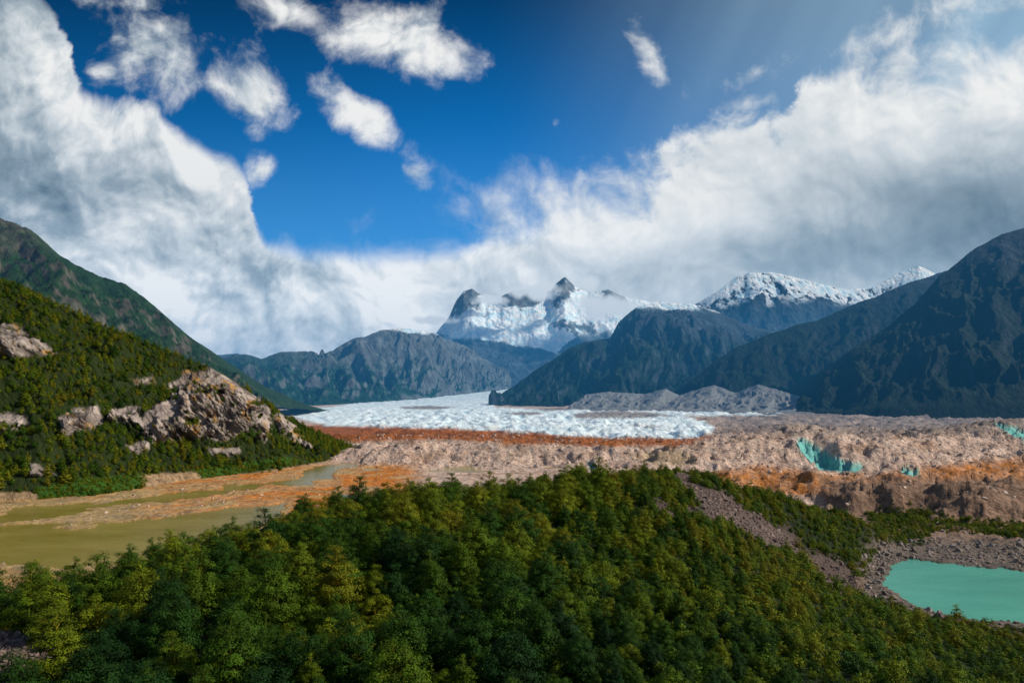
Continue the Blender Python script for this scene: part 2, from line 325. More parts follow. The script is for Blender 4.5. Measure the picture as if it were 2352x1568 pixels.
def sample(X,Y,Z,wt,n):
    ax=X[1:,:-1]-X[:-1,:-1]; ay=Y[1:,:-1]-Y[:-1,:-1]
    bx=X[:-1,1:]-X[:-1,:-1]; by=Y[:-1,1:]-Y[:-1,:-1]
    ar=np.abs(ax*by-ay*bx)*wt[:-1,:-1]; cs=np.cumsum(ar.ravel()); k=np.searchsorted(cs,rng.random(n)*cs[-1]); k=np.minimum(k,ar.size-1)
    i,j=np.unravel_index(k,ar.shape); u=rng.random(n); v=rng.random(n)
    f=lambda A:A[i,j]*(1-u)*(1-v)+A[i+1,j]*u*(1-v)+A[i,j+1]*(1-u)*v+A[i+1,j+1]*u*v
    return np.stack([f(X),f(Y),f(Z)],1)
def thin(P,rad,cs=6.):
    cell={}; keep=[]; 
    for i,(x,y,_) in enumerate(P.tolist()):
        r=rad[i]; kx,ky=int(x//cs),int(y//cs); ok=True
        for a in (-1,0,1):
            for b in (-1,0,1):
                for (qx,qy,qr) in cell.get((kx+a,ky+b),()):
                    if (qx-x)**2+(qy-y)**2<.25*(r+qr)**2: ok=False; break
                if not ok: break
            if not ok: break
        if ok: cell.setdefault((kx,ky),[]).append((x,y,r)); keep.append(i)
    return np.array(keep)
tick('protos')
# ---------------------------------------------------------------- valley floor + near hill
pxs=np.linspace(-650,3000,900); Ds=np.geomspace(28,10500,720)
PX,DD=np.meshgrid(pxs,Ds); X=(PX-CX)/F*DD; Y=DD.copy()
plain=np.interp(DD,[0,1200,1700,2500,3300,4500,5500,6500,8000,9500,10500],[0,0,4,25,48,78,110,165,270,380,430])
PY0=HY+H*F/DD
pxn=PX+30*fbm(X/60,Y/60,3.,4)+10*fbm(X/9,Y/9,5.,3); pyn=PY0+(PY0-HY)*(.11*fbm(X/70,Y/70,8.,5,.6))
waterA=[(-900,1228),(0,1212),(120,1203),(300,1195),(430,1175),(560,1162),(660,1158),(650,1180),(560,1230),(400,1300),(100,1310),(-900,1310)]
waterB=[(-900,1190),(0,1178),(150,1160),(300,1145),(420,1127),(500,1118),(620,1106),(690,1093),(715,1073),(780,1060),(835,1056),(825,1072),(770,1083),(775,1102),(700,1113),(600,1120),(500,1137),(380,1150),(300,1162),(180,1182),(0,1202),(-900,1212)]
waterC=[(778,1140),(858,1133),(852,1150),(790,1156)]
sw=np.maximum(np.maximum(sdpoly(pxn,pyn,waterA),sdpoly(pxn,pyn,waterB)),sdpoly(pxn,pyn,waterC))
rub=sstep(1500,1700,PX)*sstep(430,520,DD)*sstep(4500,2500,DD)
rub=np.maximum(rub,sstep(1090,1060,PY0)*sstep(790,860,PX)*sstep(4500,2500,DD))
hum=ridged(X/150,Y/150,2.,5)-.55; hum2=fbm(X/45,Y/45,4.,5,.6); hum3=ridged(X/38,Y/38,14.,5,.6)-.6
z=plain+rub*(28*hum+9*hum2+9*hum3)+ (1-rub)*(.8+1.2*fbm(X/30,Y/30,7.,4))*sstep(3000,2000,DD)
hl=fbm(X/12,Y/12,1.,4); mw=fbm(X/60,Y/60,11.,4)
def moraine(z,pts,slope_f,slope_b,rnd=12,namp=.55):
    P=np.array([W(*p) for p in pts]); best=np.full(z.shape,-1e9)
    rr=(DD>400)&(DD<2400); Xr=X[rr]; Yr=Y[rr]; mr=mw[rr]; bb=np.full(Xr.shape,-1e9)
    for a,b in zip(P[:-1],P[1:]):
        e=(b-a)[:2]; t_=np.clip(((Xr-a[0])*e[0]+(Yr-a[1])*e[1])/(e@e),0,1)
        cx=a[0]+e[0]*t_; cy=a[1]+e[1]*t_; dist=np.hypot(Xr-cx,Yr-cy); zc=a[2]+(b[2]-a[2])*t_
        s=np.where(Yr<cy,slope_f,slope_b)
        dn=np.sqrt(dist**2+rnd**2)-rnd
        bb=np.maximum(bb,zc-s*dn*(1+namp*mr))
    best[rr]=bb
    return np.maximum(z,best+ (9*hum2+11*hum3+3*hl)*sstep(-40,0,best-z))
z=moraine(z,[(740,1000,1500),(900,1000,1450),(1100,1008,1400),(1300,1014,1350),(1500,1020,1300)],.12,.10)
z=moraine(z,[(840,1024,1120),(960,1012,1080),(1050,1026,1070),(1150,1016,1060),(1280,1026,1040),(1400,1022,1020),(1500,1040,990),(1560,1030,960),(1630,1010,1000),(1750,1000,1020),(1850,976,1040),(1960,1004,980),(2060,1010,1000),(2200,1000,1050)],.32,.28)
z=moraine(z,[(1600,988,1700),(1800,975,1600),(2000,985,1500),(2180,985,1350),(2300,965,1300),(2500,965,1300),(2900,960,1250)],.24,.2)
z=moraine(z,[(1600,1100,740),(1700,1078,720),(1780,1092,710),(1860,1078,700),(1960,1108,660),(2060,1092,640),(2180,1064,700),(2280,1060,720),(2400,1035,740),(2900,1000,740)],.40,.35)
z=moraine(z,[(1905,1150,560),(2000,1100,560),(2090,1130,540),(2180,1102,540),(2280,1120,545),(2400,1080,560),(2900,1050,560)],.42,.4,6)
ice_poly=[(640,942),(760,934),(870,916),(1000,904),(1120,894),(1190,884),(1230,884),(1180,902),(1140,915),(1140,936),(1300,940),(1570,943),(1800,947),(1790,952),(1560,955),(1600,962),(1640,985),(1600,1006),(1400,1005),(1200,992),(1000,982),(760,979),(690,962)]
PYr=HY+(H-z)*F/DD
icem=sstep(-3,3,sdpoly(PX+28*fbm(X/120,Y/250,3.,4),PYr+4*fbm(X/80,Y/160,9.,4),ice_poly))
crev=ridged(X/60,Y/140,6.,5,.6)
z=z+icem*(12*(crev-.6)*sstep(9000,5000,DD)+8*fbm(X/200,Y/200,2.,4))
cp=[(-60,35,40),(0,35,42),(60,35,36),(150,40,12),(-150,40,30),(-75,100,39),(0,100,41),(45,110,39),(110,100,25),(200,100,2),(-160,100,32),(102,136,29),(150,140,12),(161,215,9),(165,265,4.5),(147,280,6),(148,330,8),(205,385,6),(115,290,29),(67,200,37),(100,190,22),(20,200,45),(-84,120,41)]
for p,dz_ in [((-200,1380,150),8),((0,1330,170),9),((240,1268,180),9),((500,1215,200),9),((700,1170,225),7.5),((860,1130,240),6),((1030,1122,255),5.5),((1215,1108,270),5),((1350,1095,300),4.5),((1500,1072,330),4),((1620,1085,345),3),((1800,1138,370),2),((1960,1185,400),2),((1980,1250,385),1)]:
    q=W(*p); cp.append((q[0],q[1],q[2]-dz_))
    if p[0]<1700: u=1+60/p[2]; cp.append((q[0]*u,q[1]*u,q[2]-dz_-28)); u=1+130/p[2]; cp.append((q[0]*u,q[1]*u,-12))
cp+=[(260,450,-6),(300,380,-4),(230,300,-3),(260,250,-3),(240,200,0),(280,330,-4),(330,480,-10),(-300,300,-15),(-250,200,5)]
cp=np.array(cp,float); A=cp[:,:2]/100
def K(r2): return .5*r2*np.log(r2+1e-9)
n=len(cp); M=np.zeros((n+3,n+3)); r2=((A[:,None]-A[None])**2).sum(-1); M[:n,:n]=K(r2)+np.eye(n)*.01; M[:n,n]=1; M[:n,n+1:]=A; M[n,:n]=1; M[n+1:,:n]=A.T
wts=np.linalg.solve(M,np.concatenate([cp[:,2],[0,0,0]]))
msk=(DD<620); hill=np.full(z.shape,-60.); xs=X[msk]/100; ysn=Y[msk]/100
acc=wts[n]+wts[n+1]*xs+wts[n+2]*ysn
for i in range(n): acc=acc+wts[i]*K((xs-A[i,0])**2+(ysn-A[i,1])**2)
hill[msk]=acc
hill=np.where(DD<520,hill,hill-(DD-520)*.6)
hill=np.minimum(hill,60)+5.*fbm(X/42,Y/42,2.,4)*sstep(20,45,hill)+1.*hl
ishill=sstep(-1,2,hill-z)
z=np.maximum(z,hill)
lake=[(2035,1335),(2050,1300),(2085,1285),(2130,1290),(2352,1312),(3100,1350),(3100,1480),(2352,1432),(2260,1425),(2150,1408),(2095,1385),(2060,1365),(2030,1345)]
LZ=4.0; PYl=HY+(H-LZ)*F/DD
sl_=sdpoly(PX+22*fbm(X/12,Y/12,3.,4),PYl+12*fbm(X/12,Y/12,6.,4),lake)
shore=sstep(-60,0,sl_)*(DD<430)
nl_=fbm(X/6,Y/6,1.,4)
z=z*(1-shore)+np.where(sl_>0,LZ-1.5,LZ+.3-sl_*.06+.8*np.abs(nl_))*shore
z=np.where((sl_>0)&(DD<430),np.minimum(z,LZ-.3-sl_*.03),z)
z=np.where((sl_<=0)&(DD<520)&(DD>180)&(X>95),np.maximum(z,LZ+.35+.8*np.abs(nl_)+4.*np.abs(hl+hum2)*sstep(-10,-60,sl_)),z)
rivz=np.where(sw>0,-.3-.03*sw,z); z=np.where((sw>0)&(ishill<.5),rivz,z)
PYr=HY+(H-z)*F/DD
icecl=[[(1828,1003),(1852,1006),(1905,1042),(1988,1073),(1970,1081),(1880,1078),(1838,1035)],[(2278,970),(2310,975),(2352,992),(2420,1000),(2420,1012),(2330,1002)],[(1350,1058),(1362,1062),(1378,1086),(1358,1088)],[(2060,1072),(2110,1080),(2130,1092),(2080,1090)]]
mic=np.zeros(z.shape); n15=fbm(X/15,Y/15,1.,3)
for q in icecl:
    s_=sdpoly(PX+5*n15,PYr+1.5*hl,q); mic=np.maximum(mic,sstep(-2,2,s_)*(DD>560)*(DD<1500)); z=z-np.clip(s_,0,14)*.7*(DD>560)*(DD<1500)
sandc=sdpoly(PX,PYr,[(1430,1040),(1500,1032),(1560,1024),(1585,1035),(1612,1066),(1560,1070),(1480,1062)])
z=z-np.clip(sandc,0,10)*.5*(DD<1300)
PYr=HY+(H-z)*F/DD; PN=PYr+ (PYr-HY)*.05*fbm(X/50,Y/50,12.,4); PXN=PX+20*fbm(X/60,Y/60,13.,4)
C=np.zeros(z.shape+(3,)); AL=np.ones(z.shape)
def paint(mask,c):
    global C
    C=C*(1-mask[...,None])+np.array(c)*mask[...,None]
C[:]=(.60,.44,.36)
paint(sstep(-.15,.45,fbm(X/35,Y/35,15.,5))*.6,(.36,.24,.185))
paint(sstep(.05,.4,fbm(X/18,Y/18,18.,5))*.5,(.68,.57,.50))
paint(sstep(.1,.4,fbm(X/90,Y/40,23.,5))*.5,(.38,.21,.12))
far=sstep(1480,1800,PXN)*sstep(1002,985,PYr)
paint(far,(.27,.225,.21)); paint(far*sstep(0,.3,fbm(X/120,Y/120,19.,5)),(.42,.33,.28))
redp=[(680,978),(760,976),(1000,978),(1200,988),(1400,1003),(1640,1003),(1560,1022),(1400,1024),(1200,1018),(1000,1008),(820,1014),(690,1000)]
paint(sstep(-4,3,sdpoly(PXN,PN,redp)),(.36,.11,.028))
paint(sstep(-8,6,sdpoly(PXN,PN,[(1640,1082),(1760,1070),(1900,1088),(2000,1095),(2100,1075),(2352,1050),(3000,1020),(3000,1110),(2352,1110),(2000,1150),(1900,1145),(1640,1110)]))*(.65+.35*sstep(-.2,.3,n15)),(.50,.19,.045))
paint(sstep(1085,1110,PN)*sstep(1850,1930,PXN),(.24,.15,.105))
paint(sstep(-.1,.4,fbm(X/20,Y/20,25.,5))*sstep(1095,1120,PN)*sstep(1850,1930,PXN)*.6,(.42,.28,.20))
silt=sstep(1000,880,PXN)*sstep(1060,1078,PYr)
paint(silt,(.46,.27,.10))
osilt=silt*sstep(-.28,0,fbm(X/40,Y/22,16.,5))*sstep(280,420,PX)
paint(osilt,(.60,.20,.03)); paint(osilt*sstep(0,.3,hl),(.38,.12,.025))
paint(silt*sstep(.1,.3,fbm(X/25,Y/14,36.,5))*sstep(600,300,PX),(.28,.19,.11))
paint(silt*sstep(14,2,np.abs(sw+7))*.5,(.42,.34,.19))
AL=np.where(silt>.5,.8,AL)
ic=np.stack([.38+.54*crev,.60+.38*crev,.72+.28*crev],-1)
C=C*(1-icem[...,None])+ic*icem[...,None]; AL=AL*(1-icem)+.45*icem
for q in [[(915,934),(980,931),(1060,935),(1000,940),(930,939)],[(1310,950),(1400,942),(1500,947),(1560,955),(1440,960),(1330,960)],[(1150,948),(1220,945),(1260,951),(1190,953)],[(1220,938),(1290,936),(1320,941),(1250,943)]]:
    paint(sstep(-1,1.5,sdpoly(PXN,PYr+2*mw,q))*.85,(.20,.15,.13))
paint(icem*sstep(.1,.4,fbm(X/160,Y/500,41.,5))*.7*sstep(962,990,PYr),(.45,.33,.25))
ist=ridged(X/9,Y/50,51.,4,.6)
C=C*(1-mic[...,None])+mic[...,None]*np.stack([.05+.16*ist,.24+.32*ist,.23+.29*ist],-1); AL=AL*(1-mic*.6)
paint(sstep(0,6,sandc)*(DD<1300),(.46,.34,.23))
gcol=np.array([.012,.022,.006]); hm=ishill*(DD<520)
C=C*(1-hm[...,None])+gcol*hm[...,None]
scree=[(1535,1085),(1580,1090),(1700,1150),(1800,1215),(1870,1270),(1960,1300),(1960,1370),(1880,1330),(1800,1270),(1700,1230),(1620,1190),(1570,1140)]
scm=sstep(-10,8,sdpoly(PX+45*n15,PYr+35*fbm(X/15,Y/15,5.,4),scree))*(DD<450)
sc2=sstep(-6,6,sdpoly(PX+20*n15,PYr,[(1440,1150),(1530,1140),(1550,1190),(1460,1190)]))*(DD<450)*.8
rk0=sstep(-6,10,sdpoly(PX+40*nl_,PYr+24*nl_,[(-200,1440),(60,1450),(150,1490),(145,1530),(100,1600),(-200,1700)]))*(DD<160)
scm=np.maximum(np.maximum(scm,sc2),rk0)
paint(scm,(.11,.08,.072))
shorem=np.clip(sstep(-95,-40,sl_+25*n15)*(DD<450),0,1)*sstep(1195,1260,PYr)
shorem=np.maximum(shorem,sstep(1235,1255,PYr)*sstep(1870,1990,PX)*sstep(330,350,DD))
shorem=shorem*np.maximum(sstep(1940,2010,PX),sstep(-60,-30,sl_))
nearside=sstep(1385,1410,PYl)
shorem=shorem*(1-nearside)+nearside*sstep(-26,-12,sl_+8*n15)*(DD<450)
paint(shorem,(.15,.12,.10)); paint(sstep(-9,-2,sl_)*(DD<450),(.11,.10,.085))
AL=np.where((DD<450)&(silt<.5),.5,AL)
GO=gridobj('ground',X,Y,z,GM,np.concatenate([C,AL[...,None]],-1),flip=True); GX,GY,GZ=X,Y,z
tick('ground')
def water(name,col,col2,z0,x0,x1,y0,y1,rough=.12,wv=1.):
    m,t,b=newmat(name+'_surface'); g=t.n.new('ShaderNodeNewGeometry'); p=g.outputs['Position']
    n=t.noise(t.vm('MULTIPLY',p,(1.,2.2,1.)),.012,6,.65); t.l.new(t.mix(t.lin(n,.35,.65),col,col2),b.inputs['Base Color'])
    b.inputs['Roughness'].default_value=rough; b.inputs['Specular IOR Level'].default_value=.3; b.inputs['IOR'].default_value=1.33
    t.l.new(t.bump(t.noise(p,.6*wv,5,.6),.5,.3),b.inputs['Normal'])
    xs,ys_=np.meshgrid(np.linspace(x0,x1,20),np.linspace(y0,y1,20)); gridobj(name,xs,ys_,xs*0+z0,m,flip=False)
water('river',(.18,.15,.022),(.27,.22,.055),.0,-1100,120,330,1120)
water('lake',(.04,.26,.19),(.065,.34,.25),LZ,120,520,215,425)
# ---------------------------------------------------------------- mountains
def poly_resample(pts,n):
    P=np.array([W(*p) for p in pts]); s=np.concatenate([[0],np.cumsum(np.hypot(*(P[1:]-P[:-1])[:,:2].T))]); s/=s[-1]
    u=np.linspace(0,1,n); return np.stack([np.interp(u,s,P[:,k]) for k in range(3)],1),s
def mountain(name,crest,foot,mat,ns=400,nt=160,p=1.15,amp=60,wl=500,gul=40,gwl=200,jag=10,back=1200,seed=1.,sink=25,post=None):
    c,_=poly_resample(crest,ns); f,_=poly_resample(foot,ns)
    c[:,2]+=jag*fbm(c[:,0]/(wl*.3),c[:,1]/(wl*.3),seed,5,.6)
    tt=np.concatenate([-np.linspace(1,0,24)[:-1]**1.5,np.linspace(0,1,nt)]) ; T=tt[:,None]
    Tp=np.clip(T,0,1); Tb=np.clip(-T,0,1)
    X=c[None,:,0]+(f[None,:,0]-c[None,:,0])*Tp+0*Tb; Y=c[None,:,1]+(f[None,:,1]-c[None,:,1])*Tp+back*Tb
    Z=f[None,:,2]+(c[None,:,2]-f[None,:,2])*(1-Tp)**p*(1-Tb)-sink*sstep(.93,1,Tp)
    wn=sstep(0,.22,Tp)*sstep(1,.75,Tp)*.9+.1*sstep(1,.75,Tp)
    wx=X+wl*.25*fbm(X/wl,Y/wl,seed+3,3); wy=Y+wl*.25*fbm(X/wl,Y/wl,seed+6,3)
    Z=Z+wn*amp*(ridged(wx/wl,wy/wl,seed,6,.5)-.62)*2
    al=np.cumsum(np.concatenate([[0],np.hypot(*(c[1:]-c[:-1])[:,:2].T)])); S=al[None,:]+.5*gwl*fbm(X/gwl,Y/gwl,seed+2,4)
    Z=Z+wn*gul*(ridged(S/gwl,T*2.+0*S,seed+8,5,.55)-.6)*1.5
    if post: X,Y,Z,Cc=post(X,Y,Z)
    else: Cc=None
    gridobj(name,X,Y,Z,mat,Cc,flip=False); return X,Y,Z
m_far=mount_mat('mountain_rock_far',(.085,.095,.10),(.030,.060,.022),600,120,1000,120,.62)
m_leftback=mount_mat('mountain_slope_left',(.10,.09,.075),(.015,.044,.013),680,150,None,0,fs=2.)
m_m2=mount_mat('mountain_rock_grey',(.10,.115,.12),(.010,.045,.022),430,150,775,40,.6)
m_m3=mount_mat('snow_mountain',(.05,.07,.09),(.03,.05,.03),100,50,950,160,.42,snowattr=True,bs=.6)
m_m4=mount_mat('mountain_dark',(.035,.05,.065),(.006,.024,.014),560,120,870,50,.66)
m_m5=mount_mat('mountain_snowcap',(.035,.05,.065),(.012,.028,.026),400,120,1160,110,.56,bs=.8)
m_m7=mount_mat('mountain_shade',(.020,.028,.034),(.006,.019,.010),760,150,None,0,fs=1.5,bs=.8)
m_mor=mount_mat('moraine_wall',(.17,.18,.19),(.03,.05,.03),-100,10,None,0,fs=4,veg_on=0.,bs=.15,rockvar=.12,stc=.5)
mountain('mountain',[(-700,330,2100),(-300,420,2150),(0,500,2200),(60,522,2200),(130,580,2230),(200,622,2250),(280,650,2280),(340,690,2300),(400,748,2330),(450,790,2350),(478,815,2370),(540,870,2400),(600,930,2450)],
 [(-700,900,1300),(0,900,1400),(300,930,1600),(500,950,1800),(640,965,2100)],m_leftback,amp=60,wl=350,gul=40,gwl=150,jag=22,seed=2.)
mountain('mountain',[(300,850,5200),(495,822,5200),(560,815,5200),(600,822,5300),(640,812,5400),(700,809,5600),(730,815,5800),(790,786,6000),(850,766,6200),(920,755,6500),(990,764,6800),(1060,790,7300),(1110,822,7700),(1160,850,8100),(1215,884,8400)],
 [(300,940,3700),(650,938,3900),(780,930,4500),(900,918,5300),(1050,903,6500),(1200,884,8000)],m_m2,amp=150,wl=800,gul=120,gwl=330,jag=28,seed=4.)
mountain('mountain',[(380,840,8500),(500,815,8500),(545,812,8500),(600,826,8500),(700,850,8500)],[(380,900,7500),(700,900,7500)],m_far,ns=120,nt=60,amp=60,seed=5.)
def snowpost(X,Y,Z):
    px=CX+F*X/Y; py=HY-(Z-H)*F/Y
    a=sstep(-14,10,sdpoly(px+16*fbm(X/300,Z/300,1.,4),py+12*fbm(X/300,Z/300,3.,4),[(1090,715),(1130,700),(1180,700),(1330,705),(1400,730),(1330,760),(1300,790),(1275,812),(1230,800),(1180,790),(1130,780),(1050,770),(1010,765),(1050,735)]))
    b=1-.9*sstep(-8,10,sdpoly(px+14*fbm(X/200,Z/200,1.,4),py+8*fbm(X/200,Z/200,3.,4),[(1080,795),(1180,800),(1260,820),(1300,800),(1320,770),(1400,760),(1400,860),(1180,880),(1100,830)]))
    r=np.zeros(px.shape)
    for q in [[(1030,730),(1045,680),(1080,650),(1115,675),(1090,710)],[(1145,700),(1165,660),(1230,650),(1250,690),(1200,712)],[(1270,710),(1280,630),(1300,625),(1325,650),(1310,690)],[(1255,745),(1300,735),(1360,745),(1370,765),(1310,765)],[(1370,700),(1400,650),(1440,670),(1440,710)]]:
        r=np.maximum(r,.9*sstep(-6,6,sdpoly(px+30*fbm(X/110,Z/110,5.,4),py+24*fbm(X/110,Z/110,6.,4),q)))
    a=np.clip(a*(1-r),0,1); b=b*(1-r)
    return X,Y,Z,np.stack([a,b,b*0],-1)
mountain('snow_mountain',[(900,800,9600),(1000,765,9700),(1030,730,9800),(1048,690,9800),(1065,670,9800),(1085,662,9800),(1115,684,9800),(1150,682,9800),(1180,668,9850),(1205,664,9900),(1240,664,9900),(1262,668,9900),(1280,648,9900),(1297,636,9900),(1320,656,9900),(1350,672,9900),(1395,664,9900),(1430,680,9900),(1490,694,9900),(1520,692,9900),(1600,730,9900),(1700,770,9900)],
 [(900,870,7800),(1150,880,7800),(1400,890,7800),(1700,890,7800)],m_m3,ns=440,nt=200,amp=80,wl=800,gul=28,gwl=420,jag=30,seed=7.,p=1.0,post=snowpost)
mountain('snowcap_mountain',[(1500,760,7300),(1590,702,7400),(1650,668,7400),(1690,635,7500),(1720,627,7500),(1770,626,7500),(1830,638,7500),(1880,652,7500),(1950,664,7600),(2010,655,7700),(2060,628,7800),(2110,612,7800),(2200,650,7800),(2400,700,7800)],
 [(1500,900,6300),(1800,880,6200),(2400,880,6200)],m_m5,amp=110,wl=900,gul=50,gwl=350,jag=14,seed=9.)
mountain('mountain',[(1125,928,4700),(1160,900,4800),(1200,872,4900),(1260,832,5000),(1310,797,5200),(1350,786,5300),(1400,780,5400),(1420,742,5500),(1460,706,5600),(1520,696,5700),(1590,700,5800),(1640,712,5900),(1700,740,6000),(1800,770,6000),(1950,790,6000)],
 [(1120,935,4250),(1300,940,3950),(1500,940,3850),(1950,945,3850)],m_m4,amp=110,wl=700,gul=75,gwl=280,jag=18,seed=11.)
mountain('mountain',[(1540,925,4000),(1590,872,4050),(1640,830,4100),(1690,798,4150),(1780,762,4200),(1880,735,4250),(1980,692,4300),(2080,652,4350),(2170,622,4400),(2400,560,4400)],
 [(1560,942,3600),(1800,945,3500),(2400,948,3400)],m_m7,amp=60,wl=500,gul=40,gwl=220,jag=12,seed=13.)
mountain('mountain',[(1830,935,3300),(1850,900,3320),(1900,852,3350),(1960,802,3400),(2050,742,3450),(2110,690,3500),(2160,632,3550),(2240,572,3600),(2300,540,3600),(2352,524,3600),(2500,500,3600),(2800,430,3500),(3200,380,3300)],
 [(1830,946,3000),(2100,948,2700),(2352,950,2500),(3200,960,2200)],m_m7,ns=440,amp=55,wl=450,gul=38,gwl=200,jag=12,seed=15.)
mountain('moraine_wall',[(1320,925,3900),(1345,905,3950),(1400,899,3950),(1480,905,3950),(1530,892,3900),(1560,908,3900),(1590,897,3850),(1640,884,3800),(1690,902,3700),(1740,882,3600),(1800,900,3450),(1850,912,3350),(1880,935,3250)],
 [(1300,938,3500),(1560,943,3200),(1880,947,2950)],m_mor,ns=360,nt=80,p=1.5,amp=2,wl=260,gul=26,gwl=130,jag=8,back=500,seed=17.,sink=8)
tick('mountains')
# ---------------------------------------------------------------- left hill
cliffs=[[(385,885),(430,855),(500,842),(565,870),(612,915),(628,975),(612,1008),(560,992),(520,1014),(440,1006),(345,1020),(322,965),(360,925),(395,925)],
 [(-60,752),(20,746),(90,776),(130,812),(60,822),(-60,812)],[(170,930),(230,930),(235,985),(150,1003),(130,960)],[(288,1020),(335,1008),(340,1030),(300,1044)],
 [(465,1030),(545,1022),(550,1044),(480,1047)],[(-40,945),(40,950),(80,972),(60,988),(-40,985)],[(300,868),(355,862),(360,882),(315,884)],[(60,1060),(110,1072),(125,1095),(70,1092)],[(625,955),(655,935),(680,985),(645,998)],[(245,930),(325,935),(330,975),(245,965)],[(660,985),(705,1000),(720,1030),(690,1030)]]
m_hill,th,bh=newmat('hill_ground'); gg=th.n.new('ShaderNodeNewGeometry'); pp=gg.outputs['Position']
cA=th.sep(th.attr('Col').outputs['Color']); px_,py_,pz_=th.sep(pp)
tilt=th.comb(th.m('ADD',px_,th.m('MULTIPLY',pz_,.7)),th.m('MULTIPLY',py_,.3),th.m('MULTIPLY',th.m('SUBTRACT',pz_,th.m('MULTIPLY',px_,.7)),.14))
sv=th.noise(tilt,.10,7,.66)
rkc=th.mix(th.lin(th.noise(pp,.03,7,.65),.36,.60),(.22,.18,.17),(.44,.37,.33)); rkc=th.mix(th.m('MULTIPLY',th.ss(th.noise(pp,.035,4,.5),.55,.62),.8),rkc,(.48,.26,.07))
rkc=th.vm('SCALE',rkc,th.lin(sv,.36,.58,.22,1.12))
vgc=th.mix(th.noise(pp,.05,6,.7),(.010,.020,.005),(.03,.045,.01)); vgc=th.mix(cA[1],vgc,th.mix(th.lin(th.noise(pp,.25,5,.7),.35,.65),(.015,.05,.006),(.05,.13,.015)))
vgc=th.mix(cA[2],vgc,th.mix(th.lin(th.noise(pp,.12,5,.7),.35,.65),(.14,.09,.05),(.42,.29,.17)))
th.l.new(th.mix(cA[0],vgc,rkc),bh.inputs['Base Color']); th.l.new(th.bump(th.m('ADD',th.m('MULTIPLY',sv,14.),th.m('MULTIPLY',th.noise(pp,.3,5,.7),2.)),1.,1.),bh.inputs['Normal'])
meadow=[[(85,1120),(200,1098),(335,1088),(335,1110),(300,1130),(150,1155),(95,1150)],[(430,1082),(560,1062),(660,1050),(700,1060),(560,1085),(460,1102)]]
bank=[[(325,1092),(450,1085),(470,1108),(400,1130),(330,1130)],[(-100,1135),(85,1130),(95,1160),(-100,1180)],[(450,1104),(640,1078),(780,1052),(790,1062),(640,1092),(470,1116)]]
HD={}
def hillpost(X,Y,Z):
    px=CX+F*X/Y; py=HY-(Z-H)*F/Y
    q1=fbm(X/25,Z/25,3.,4); q2=fbm(X/25,Z/25,9.,4); cm=np.zeros(X.shape); cf=np.zeros(X.shape)
    for i,c in enumerate(cliffs):
        s_=sdpoly(px+24*q1,py+20*q2,c); cm=np.maximum(cm,sstep(-3,4,s_))
        cf=np.maximum(cf,np.minimum(sstep(-4,22,s_),sstep(-6,34,sdpoly(px+24*q1,py-(22 if i==0 else 8)+20*q2,c))))
    cm=cm*(1-.95*sstep(.32,.45,fbm(X/16,Z/16,33.,3)))
    tl=(X+.7*Z)/21+.35*q1; saw=tl-np.floor(tl); tl2=(X*.8+.9*Z)/7.3+.4*q2; saw2=tl2-np.floor(tl2)
    tl3=(Z-.5*X)/26+.4*q2; saw3=tl3-np.floor(tl3)
    o=cm*(1.+cf*(6+17*saw**1.5+6*saw2+11*saw3)+3*fbm(X/5,Z/9,2.,4))
    md=np.zeros(X.shape); bk=np.zeros(X.shape)
    for c in meadow: md=np.maximum(md,sstep(-4,4,sdpoly(px+6*q1,py+4*q2,c)))
    for c in bank: bk=np.maximum(bk,sstep(-4,3,sdpoly(px+10*q1,py+6*q2,c)))
    HD['cm']=cm; HD['md']=md; HD['bk']=bk
    Z=Z+bk*2.5*fbm(X/8,Y/8,3.,4)
    return X+o*.25,Y-o*.9,Z+o*.15,np.stack([cm,md,bk],-1)
HX,HYY,HZ=mountain('hill',[(-700,420,880),(-300,520,940),(0,640,1000),(120,694,1010),(250,752,1030),(370,802,1045),(480,842,1060),(570,898,1080),(630,945,1090),(680,1000,1100),(740,1040,1105),(790,1058,1110)],
 [(-700,1190,540),(0,1160,610),(200,1140,650),(330,1125,705),(450,1105,790),(640,1085,890),(790,1058,1080)],m_hill,ns=600,nt=320,p=1.05,amp=30,wl=140,gul=14,gwl=60,jag=4,back=400,seed=21.,sink=6,post=hillpost)
wt=(1-sstep(.3,.6,HD['cm']))*(1-.97*HD['md'])*(1-HD['bk'])
P_=sample(HX,HYY,HZ,wt,22000); s=rng.uniform(.45,1.45,len(P_)); s=s*np.clip(.85+.9*fbm(P_[:,0]/40,P_[:,1]/40,3.,3),.45,1.35); keep=thin(P_,s*5.3); P_=P_[keep]; s=s[keep]
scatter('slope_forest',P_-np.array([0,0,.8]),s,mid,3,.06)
print('slope trees',len(s))
P_=sample(HX,HYY,HZ,HD['md'],900); scatter('meadow_shrubs',P_-np.array([0,0,.3]),rng.uniform(.5,1.2,len(P_)),small,4,.1)
P_=sample(HX,HYY,HZ,HD['cm'],300); scatter('cliff_shrubs',P_-np.array([0,0,.3]),rng.uniform(.6,1.9,len(P_)),small,4,.1)
